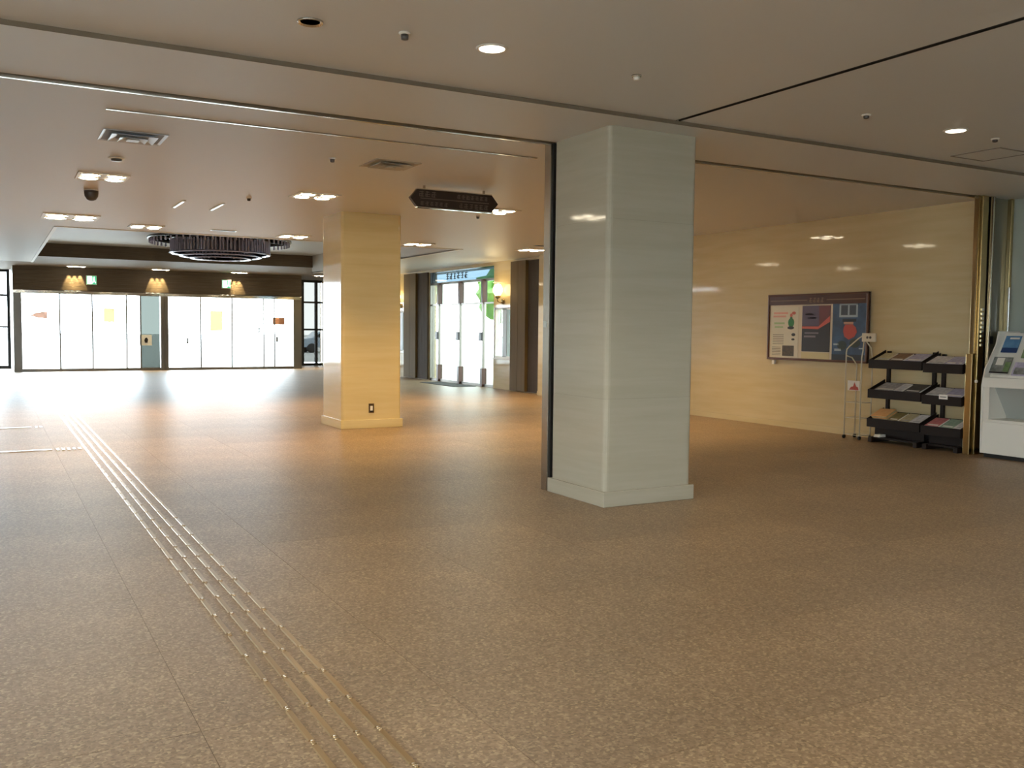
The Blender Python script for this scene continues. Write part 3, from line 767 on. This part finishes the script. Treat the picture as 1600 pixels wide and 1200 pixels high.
poster(10.10, 1.56, .55, .70, mat('poster_dark', '2a2422', .4), 'dark poster with a red diagonal band, middle of the notice board', [
    (mat('poster_purple', '57475a', .4), lambda a, w, h: a.prism([(.5 * w, .5 * h), (-.5 * w, .5 * h), (-.5 * w, .28 * h), (-.1 * w, .06 * h), (.5 * w, .06 * h)], 0, X0, X1)),
    (mat('poster_maroon', '6a2b28', .4), lambda a, w, h: a.prism([(-.1 * w, .5 * h), (-.5 * w, .5 * h), (-.5 * w, .22 * h), (-.12 * w, .05 * h)], 0, X0 - .0005, X1)),
    (mat('poster_red', 'c85a48', .4), lambda a, w, h: a.prism([(.5 * w, .05 * h), (-.1 * w, .05 * h), (-.5 * w, .28 * h), (-.5 * w, .15 * h), (-.08 * w, -.01 * h), (.5 * w, .0 * h)], 0, X0 - .001, X1)),
    (mat('poster_grey', '85787a', .4), bars([(.0, .42, -.19, -.15), (-.1, .4, -.11, -.08), (.1, .38, .3, .33), (.0, .3, .22, .25)])),
])
MB().box(10.948, 10.953, 9.83, 10.38, 1.10, 1.20).build('caption_strip', mat('caption_cream', 'cfc090', .5))
tag(bpy.data.objects['caption_strip'], 'pale yellow caption strip under the dark poster', 'caption')
poster(9.47, 1.52, .62, .84, mat('poster_blue', '3a5878', .4, noise=((6, 6, 6), .8, '26384e')), 'blue poster with a red dress shape, right on the notice board', [
    (mat('poster_pale', 'a9b6bd', .4), lambda a, w, h: [a.box(X0, X1, y0 * w, y1 * w, z0 * h, z1 * h) for y0, y1, z0, z1 in ((-.24, .30, .46, .5), (-.24, -.19, .27, .5), (.0, .05, .27, .5), (.25, .3, .27, .5), (-.24, .3, .25, .29))]),
    (mat('poster_window', '39414a', .4), bars([(-.19, 0, .29, .46)])), (mat('poster_window', '39414a', .4), bars([(.05, .25, .29, .46)])),
    (mat('poster_red2', 'b8483a', .4), lambda a, w, h: a.prism([(.12 * w, .12 * h), (-.1 * w, .13 * h), (-.2 * w, .07 * h), (-.23 * w, -.01 * h), (-.16 * w, -.09 * h), (.0, -.14 * h), (.13 * w, -.09 * h), (.17 * w, 0), (.16 * w, .07 * h)], 0, X0 - .001, X1)),
    (mat('poster_skin2', 'c08f74', .4), bars([(-.12, .16, .13, .17)])),
    (mat('poster_navy', '1c2430', .4), bars([(-.5, .5, -.5, -.40), (-.2, .2, .17, .22)])),
    (mat('poster_darkgreen', '26352e', .4), lambda a, w, h: blob(a, .2 * w, -.24 * h, .14 * w, .08 * h, X0, X1)), (mat('poster_darkgreen', '26352e', .4), lambda a, w, h: blob(a, -.18 * w, -.2 * h, .16 * w, .08 * h, X0, X1)),
    (mat('poster_pale', 'a9b6bd', .4), bars([(.22, .42, -.34, -.30), (.3, .45, -.24, -.21), (-.45, -.3, -.3, -.28)])),
])

# ------------------------------------------------------------------ leaflet racks
def rack(y0, y1, label, dz=0.0):
    r = empty('leaflet_rack', (10.78, (y0 + y1) / 2, 0), label, 'rack')
    h = (y1 - y0) / 2
    for s in (-1, 1):
        MB().box(.13, .17, s * (h - .06) - .025, s * (h - .06) + .025,   .05, 1.255 + dz).build('post', M_RACK, r, .004)
        MB().prism([(-.20, .0), (.17, .0), (.17, .09), (-.20, .07)], 1, s * (h - .06) - .03, s * (h - .06) + .03).build('foot', M_RACK, r, .004)
    MB().box(.14, .165, -h + .05, h - .05, .08, .26).build('back_panel', M_RACK, r)
    MB().box(-.16, .13, -h + .03, h - .03, .05, .075).build('base_shelf', M_RACK, r)
    MB().box(-.06, -.04, -h + .03, h - .03, .075, .26).build('kick_panel', M_RACK, r)
    for z in (1.02 + dz, .61 + dz, .21 + dz):
        MB().prism([(-.185, z + .085), (.14, z + .21), (.14, z + .19), (-.185, z + .065)], 1, -h + .012, h - .012).build('shelf', M_RACK, r)
        MB().box(-.20, -.18, -h, h, z, z + .12).build('front_lip', M_RACK, r, .003)
        for s in (-1, 1):
            MB().prism([(-.18, z), (-.18, z + .12), (.14, z + .25), (.14, z + .14)], 1, s * (h - .006) - .006, s * (h - .006) + .006).build('side_bracket', M_RACK, r)
    return r
rack(7.96, 8.80, 'left dark brown three-tier leaflet rack against the cream wall')
rack(7.37, 7.94, 'right dark brown three-tier leaflet rack beside the brass post', -.02)
ml = {k: mat('leaflet_' + k, h, .5, noise=((25, 25, 25), .5, h2)) for k, h, h2 in (
    ('white', 'e2dcd8', '9f999a'), ('lilac', 'bdb4c8', '877f96'), ('brown', '8d6c50', '5d4734'), ('grey', 'bdb9b6', '6f6d6c'),
    ('dark', '56524c', '302d2a'), ('olive', '9c8c55', '6f6238'), ('orange', 'f0b878', 'e09a58'), ('pink', 'cf7f7c', 'b25f5c'), ('mint', '9eb096', '6f8272'), ('cream', 'c8b98f', 'a08f68'))}
def leaflet(y, z, w, k, label, n=1, t=.03, L=.25, shift=0.0):
    """a stack of leaflets leaning on the sloped shelf whose lip bottom is at z"""
    o = empty('leaflet_stack', (10.605 + .005 + shift, y, z + .092 + shift * .385), label, 'leaflets', 'leaflet stacks on the racks', rot=(0, -math.atan2(.125, .325), 0))
    MB().box(0, L, -w / 2, w / 2, .0, t).build('pages', M_PAPER, o)
    MB().box(.002, L - .002, -w / 2 + .002, w / 2 - .002, t, t + .003).build('cover', ml[k], o)
    MB().box(.02, .05, -w / 2 + .02, w / 2 - .03, t + .003, t + .0045).build('title_band', M_PAPER if k not in ('white', 'cream') else ml['grey'], o)
    return o
rows = {
    1.02: [(8.62, .20, 'cream', 'cream leaflet stack, left on the top shelf of the left rack'), (8.38, .22, 'brown', 'brown leaflet stack, middle of the top shelf of the left rack'), (8.11, .24, 'lilac', 'pale lilac leaflet stack, right on the top shelf of the left rack')],
    .61: [(8.55, .30, 'grey', 'grey leaflet stack, left on the middle shelf of the left rack'), (8.33, .12, 'white', 'slim white leaflet stack, centre of the middle shelf of left rack'), (8.12, .24, 'dark', 'dark patterned leaflet stack, right on middle shelf of left rack')],
    .21: [(8.40, .16, 'olive', 'olive leaflet stack beside orange booklets on left rack bottom tier'), (8.22, .16, 'cream', 'cream leaflet stack third along the left rack bottom tier'), (8.05, .14, 'white', 'white leaflet stack rightmost on left rack bottom tier')],
}
for z, lst in rows.items():
    for y, w, k, lab in lst: leaflet(y, z, w, k, lab)
ob = empty('booklet_pile', (10.64, 8.64, .32), 'bright orange-cream pile of booklets on the bottom shelf of left rack', 'booklets', rot=(0, -.367, 0))
for k in range(4): MB().box(.0, .24, -.12, .12, k * .014, k * .014 + .0135).build('booklet', ml['orange'] if k % 2 else ml['cream'], ob, .004).rotation_euler = (0, 0, .06 * (k - 1.5))
rows = {1.00: [(7.79, .24, 'white', 'white leaflet stack, left on the top shelf of right rack'), (7.57, .17, 'lilac', 'lilac leaflet stack, middle of top shelf of right rack'), (7.44, .09, 'lilac', 'narrow lilac leaflet stack beside brass post, top shelf of right rack')],
        .59: [(7.78, .25, 'white', 'white leaflet stack, left on the middle shelf of right rack'), (7.515, .25, 'lilac', 'lilac leaflet stack, right on the middle shelf of right rack')],
        .19: [(7.80, .20, 'pink', 'pink leaflet stack on the bottom shelf of right rack'), (7.585, .19, 'mint', 'mint green leaflet stack on the bottom shelf of right rack'), (7.435, .10, 'white', 'narrow white leaflet stack at the end of right rack bottom shelf')]}
for z, lst in rows.items():
    for y, w, k, lab in lst: leaflet(y, z, w, k, lab)
lc = empty('shelf_label', (10.574, 7.62, .70), 'small white price-tag style card on the middle lip of the right rack', 'label card')
MB().box(-.004, .004, -.06, .06, -.03, .03).build('card', M_PAPER, lc)
MB().box(-.0055, -.004, -.045, .045, -.006, .004).build('print', ml['dark'], lc)
lc['label'] = 'small white card on the middle front lip of the right rack'
pa = empty('paper_stack', (10.66, 8.64, .077), 'white papers lying on the base of the left rack', 'papers')
for k in range(3): MB().box(-.07 + .01 * k, .13 - .01 * k, -.05, .045, k * .012, k * .012 + .011).build('sheet', M_PAPER, pa)

# ------------------------------------------------------------------ white wire stand
st = empty('bag_stand', (10.62, 9.08, 0), 'white wire stand with a small sign on top beside the left rack', 'stand')
r_ = .0095
MB().tube([(0, .14, .05), (0, .14, 1.22), (0, .13, 1.27), (0, .09, 1.31), (0, -.06, 1.42), (0, -.13, 1.46)], r_).build('left_upright', M_STAND, st)
MB().tube([(0, -.13, .05), (0, -.13, 1.15), (0, -.15, 1.25), (0, -.16, 1.40)], r_).build('right_upright', M_STAND, st)
MB().tube([(.22, -.13, .05), (.22, -.13, 1.15), (.16, -.15, 1.30), (.02, -.17, 1.40)], r_).build('rear_upright', M_STAND, st)
MB().tube([(.22, .14, .05), (.22, .14, 1.05), (.12, .14, 1.15), (0, .14, 1.18)], r_).build('rear_upright', M_STAND, st)
for z in (.06, .30, .52):
    MB().tube([(0, .14, z), (0, -.13, z), (.22, -.13, z), (.22, .14, z), (0, .14, z)], .005, 6).build('wire', M_STAND, st)
sg = MB().box(-.012, .012, -.36, -.13, 1.38, 1.50).build('sign_plate', M_STAND, st, .006)
for a in (-.225, -.275): MB().lathe([(.018, 0), (.018, .004)], (-.016, a, 1.44), 12, 0).build('print', ml['dark'], sg)
MB().tube([(0, -.13, 1.40), (0, -.25, 1.40)], .008, 6).build('sign_arm', M_STAND, st)
cd = MB().box(-.012, -.006, -.12, .09, .69, .83).build('notice_card', M_PAPER, st)
MB().prism([(-.105, .70), (.06, .70), (.03, .74), (-.01, .75), (-.03, .81), (-.06, .75), (-.09, .74)], 0, -.0145, -.012).build('print', mat('red_print', 'b0402c', .5), cd)
for a, b in ((0, .14), (0, -.13), (.22, .14), (.22, -.13)):
    MB().lathe([(0, -.012), (.026, -.012), (.026, .012), (0, .012)], (a, b, .027), 14, 1).build('caster', M_BLACK, st)

# ------------------------------------------------------------------ white counter
ct = empty('display_counter', (10.95, 6.2, 0), 'white laminate display counter with niche and sloped brochure ledge', 'counter')
cy0, cy1 = -.9, .9
xf = -.37
MB().box(xf + .04, .33, cy0 + .03, cy1 - .03, 0, .05).build('toe_kick', M_BLACK, ct)
MB().box(xf + .012, .33, cy0 + .02, cy1 - .02, .05, .44).build('body', M_WHITE, ct)
for k in range(3):
    a = cy0 + .02 + k * (cy1 - cy0 - .04) / 3
    MB().box(xf - .004, xf + .012, a + .003, a + (cy1 - cy0 - .04) / 3 - .003, .055, .435).build('drawer', M_WHITE, ct, .003)
MB().box(xf, .33, cy0 + .02, cy1 - .02, .44, .47).build('shelf', M_WHITE, ct, .003)
MB().prism([(-.27, .86), (-.25, .86), (.02, .47), (.0, .47)], 1, cy0 + .02, cy1 - .02).build('niche_back', mat('niche_grey', 'aeb0aa', .4), ct)
MB().prism([(xf, .47), (-.02, .47), (-.02, .86), (xf, .86)], 1, cy1 - .10, cy1 - .02).build('niche_cheek', M_WHITE, ct)
MB().box(xf - .02, .33, cy0 + .02, cy1 - .02, .86, .98).build('ledge', M_WHITE, ct, .006)
MB().prism([(-.25, 1.0), (-.23, .99), (.05, 1.50), (.03, 1.52)], 1, cy0 + .02, cy1 - .02).build('sloped_panel', M_WHITE, ct)
for s in (cy1 - .02, cy0):
    MB().prism([(xf, 0.05), (xf - .02, .88), (xf + .03, 1.08), (-.14, 1.38), (-.10, 1.54), (.33, 1.54), (.33, .05)], 1, s, s + .02).build('side_panel', M_WHITE, ct, .003)
MB().box(-.27, -.255, cy0 + .03, cy1 - .03, .98, 1.01).build('front_rail', M_WHITE, ct)
def leaf_on(y, z, w, h, base, label, arts, xo=.0):
    x = 10.95 - .25 + (z - 1.0) * .28 / .51 - .022 + xo
    p = empty('brochure', (x, y, z), label, 'brochure', rot=(0, math.atan2(.28, .51), 0))
    MB().box(-.006, 0, -w / 2, w / 2, 0, h).build('sheet', base, p)
    for m, y0, y1, z0, z1 in arts: MB().box(-.008, -.006, y0 * w, y1 * w, z0 * h, z1 * h).build('print', m, p)
mBl = mat('brochure_blue', '4f7fa8', .4, noise=((8, 8, 8), .6, '7ba6c4')); mNv = mat('brochure_navy', '26406e', .4); mGr = mat('brochure_green', '5f7d4a', .4, noise=((12, 12, 12), .7, '8b9c77'))
mGy = mat('brochure_grey', '8d8f8a', .4, noise=((14, 14, 14), .8, '55564f'))
leaf_on(6.94, 1.28, .20, .23, mBl, 'blue brochure on the upper part of the white counter slope', [(mNv, -.5, .5, 0, .28), (M_PAPER, -.4, .2, .8, .9)])
leaf_on(6.96, 1.03, .24, .22, mGy, 'grey and white photo brochure on the white counter below the blue one', [(M_PAPER, -.1, .3, .5, .95), (mGr, -.5, -.2, .1, .7), (M_BLACK, -.5, .5, 0, .08)], -.02)
leaf_on(6.66, 1.22, .20, .26, mGr, 'green brochure at the right edge on the white counter slope', [(M_PAPER, -.3, .4, .7, .85)])
leaf_on(6.68, 1.01, .22, .18, ml['lilac'], 'lilac brochure on the white counter below the green one', [(mGy, -.4, .4, .1, .6)], -.02)

# ------------------------------------------------------------------ walls out of the picture; unseen windows placed and sized for daylight fill
def unseen_window_wall(name, label, fixed, axis, a0, a1, openings, z0=.25, z1=2.95, top=3.3):
    w = MB(); t = .2
    def bx(u0, u1, c, d):
        if axis == 0: w.box(fixed, fixed + t, u0, u1, c, d)
        else: w.box(u0, u1, fixed, fixed + t, c, d)
    cur = a0
    for u0, u1 in openings:
        bx(cur, u0, 0, top); bx(u0, u1, 0, z0); bx(u0, u1, z1, top); cur = u1
    bx(cur, a1, 0, top)
    o = struct(name, label, w, M_GREENWALL if axis else M_WHITEPAINT)
    for u0, u1 in openings:
        g = MB(); f = MB(); um = (u0 + u1) / 2
        def add(mb, p, q, c, d, e0, e1):
            if axis == 0: mb.box(fixed + e0, fixed + e1, p, q, c, d)
            else: mb.box(p, q, fixed + e0, fixed + e1, c, d)
        add(g, u0, u1, z0, z1, .09, .10); g.build('pane', M_GLASS, o)
        for p, q, c, d in ((u0, u0 + .05, z0, z1), (u1 - .05, u1, z0, z1), (u0, u1, z0, z0 + .05), (u0, u1, z1 - .05, z1), (um - .03, um + .03, z0, z1)): add(f, p, q, c, d, .06, .14)
        f.build('window_frame', M_DOORMETAL, o)
unseen_window_wall('wall_left', 'white wall left of the camera, its unseen tall windows placed for fill daylight', X_L, 0, Y_B, Y_F, [(-7.5, -5), (-2.6, -.5), (1.4, 3.4)])
unseen_window_wall('wall_back', 'pale wall behind the camera, its unseen tall windows placed for fill daylight', Y_B, 1, X_L, X_R, [(-3.4, -2.2), (1.4, 2.6)])

# ------------------------------------------------------------------ outdoors
MB().box(-120, 140, -90, 200, -.30, -.14).build('ground_outside', M_ASPHALT)
tag(bpy.data.objects['ground_outside'], 'pale paving outside the building', kind='structure')
def tree(x, y, h, label):
    t = empty('tree', (x, y, -.14), label, 'tree', 'trees outside the building')
    MB().tube([(0, 0, 0), (.05, .02, h * .3), (-.05, .05, h * .62)], .13, 8).build('trunk', M_BARK, t)
    rnd = random.Random(int(x * 100 + y))
    bm = bmesh.new()
    for k in range(9):
        c = Vector((rnd.uniform(-.9, .9), rnd.uniform(-.9, .9), h * rnd.uniform(.32, .95))); r = rnd.uniform(.55, .95)
        g = bmesh.ops.create_icosphere(bm, subdivisions=3, radius=r, matrix=Matrix.Translation(c))
        for v in g['verts']: v.co += (v.co - c).normalized() * rnd.uniform(-.22, .22)
    mb = MB(); mb.bm.free(); mb.bm = bm
    mb.build('crown', M_LEAF, t)
tree(16.6, 28.6, 4.2, 'green leafy tree outside behind the side window right of the side doors')
tree(17.4, 43.0, 4.4, 'green leafy tree outside behind the left side window')
tree(21.0, 62.0, 5.0, 'green leafy tree outside beyond the entrance glazing')

car = empty('car', (19.5, 60.0, -.14), 'dark parked car outside the right entrance glazing', 'car')
body = [(-2.0, .35), (-2.05, .75), (-1.9, .9), (-1.2, .98), (-.7, 1.4), (.7, 1.42), (1.25, 1.0), (1.95, .9), (2.05, .6), (2.0, .35)]
MB().prism(body, 1, -.8, .8).build('body', mat('car_paint', '8a97a3', .25, coat=.5), car, .06, 3)
MB().prism([(-1.05, 1.0), (-.62, 1.34), (.64, 1.36), (1.08, 1.02)], 1, -.815, .815).build('windows', mat('car_glass', '15191c', .1), car)
for a in (-1.25, 1.25):
    for s in (-1, 1): MB().lathe([(0, -.1), (.2, -.1), (.31, -.08), (.31, .08), (.2, .1), (0, .1)], (a, s * .72, .31), 20, 1).build('wheel', M_BLACK, car)
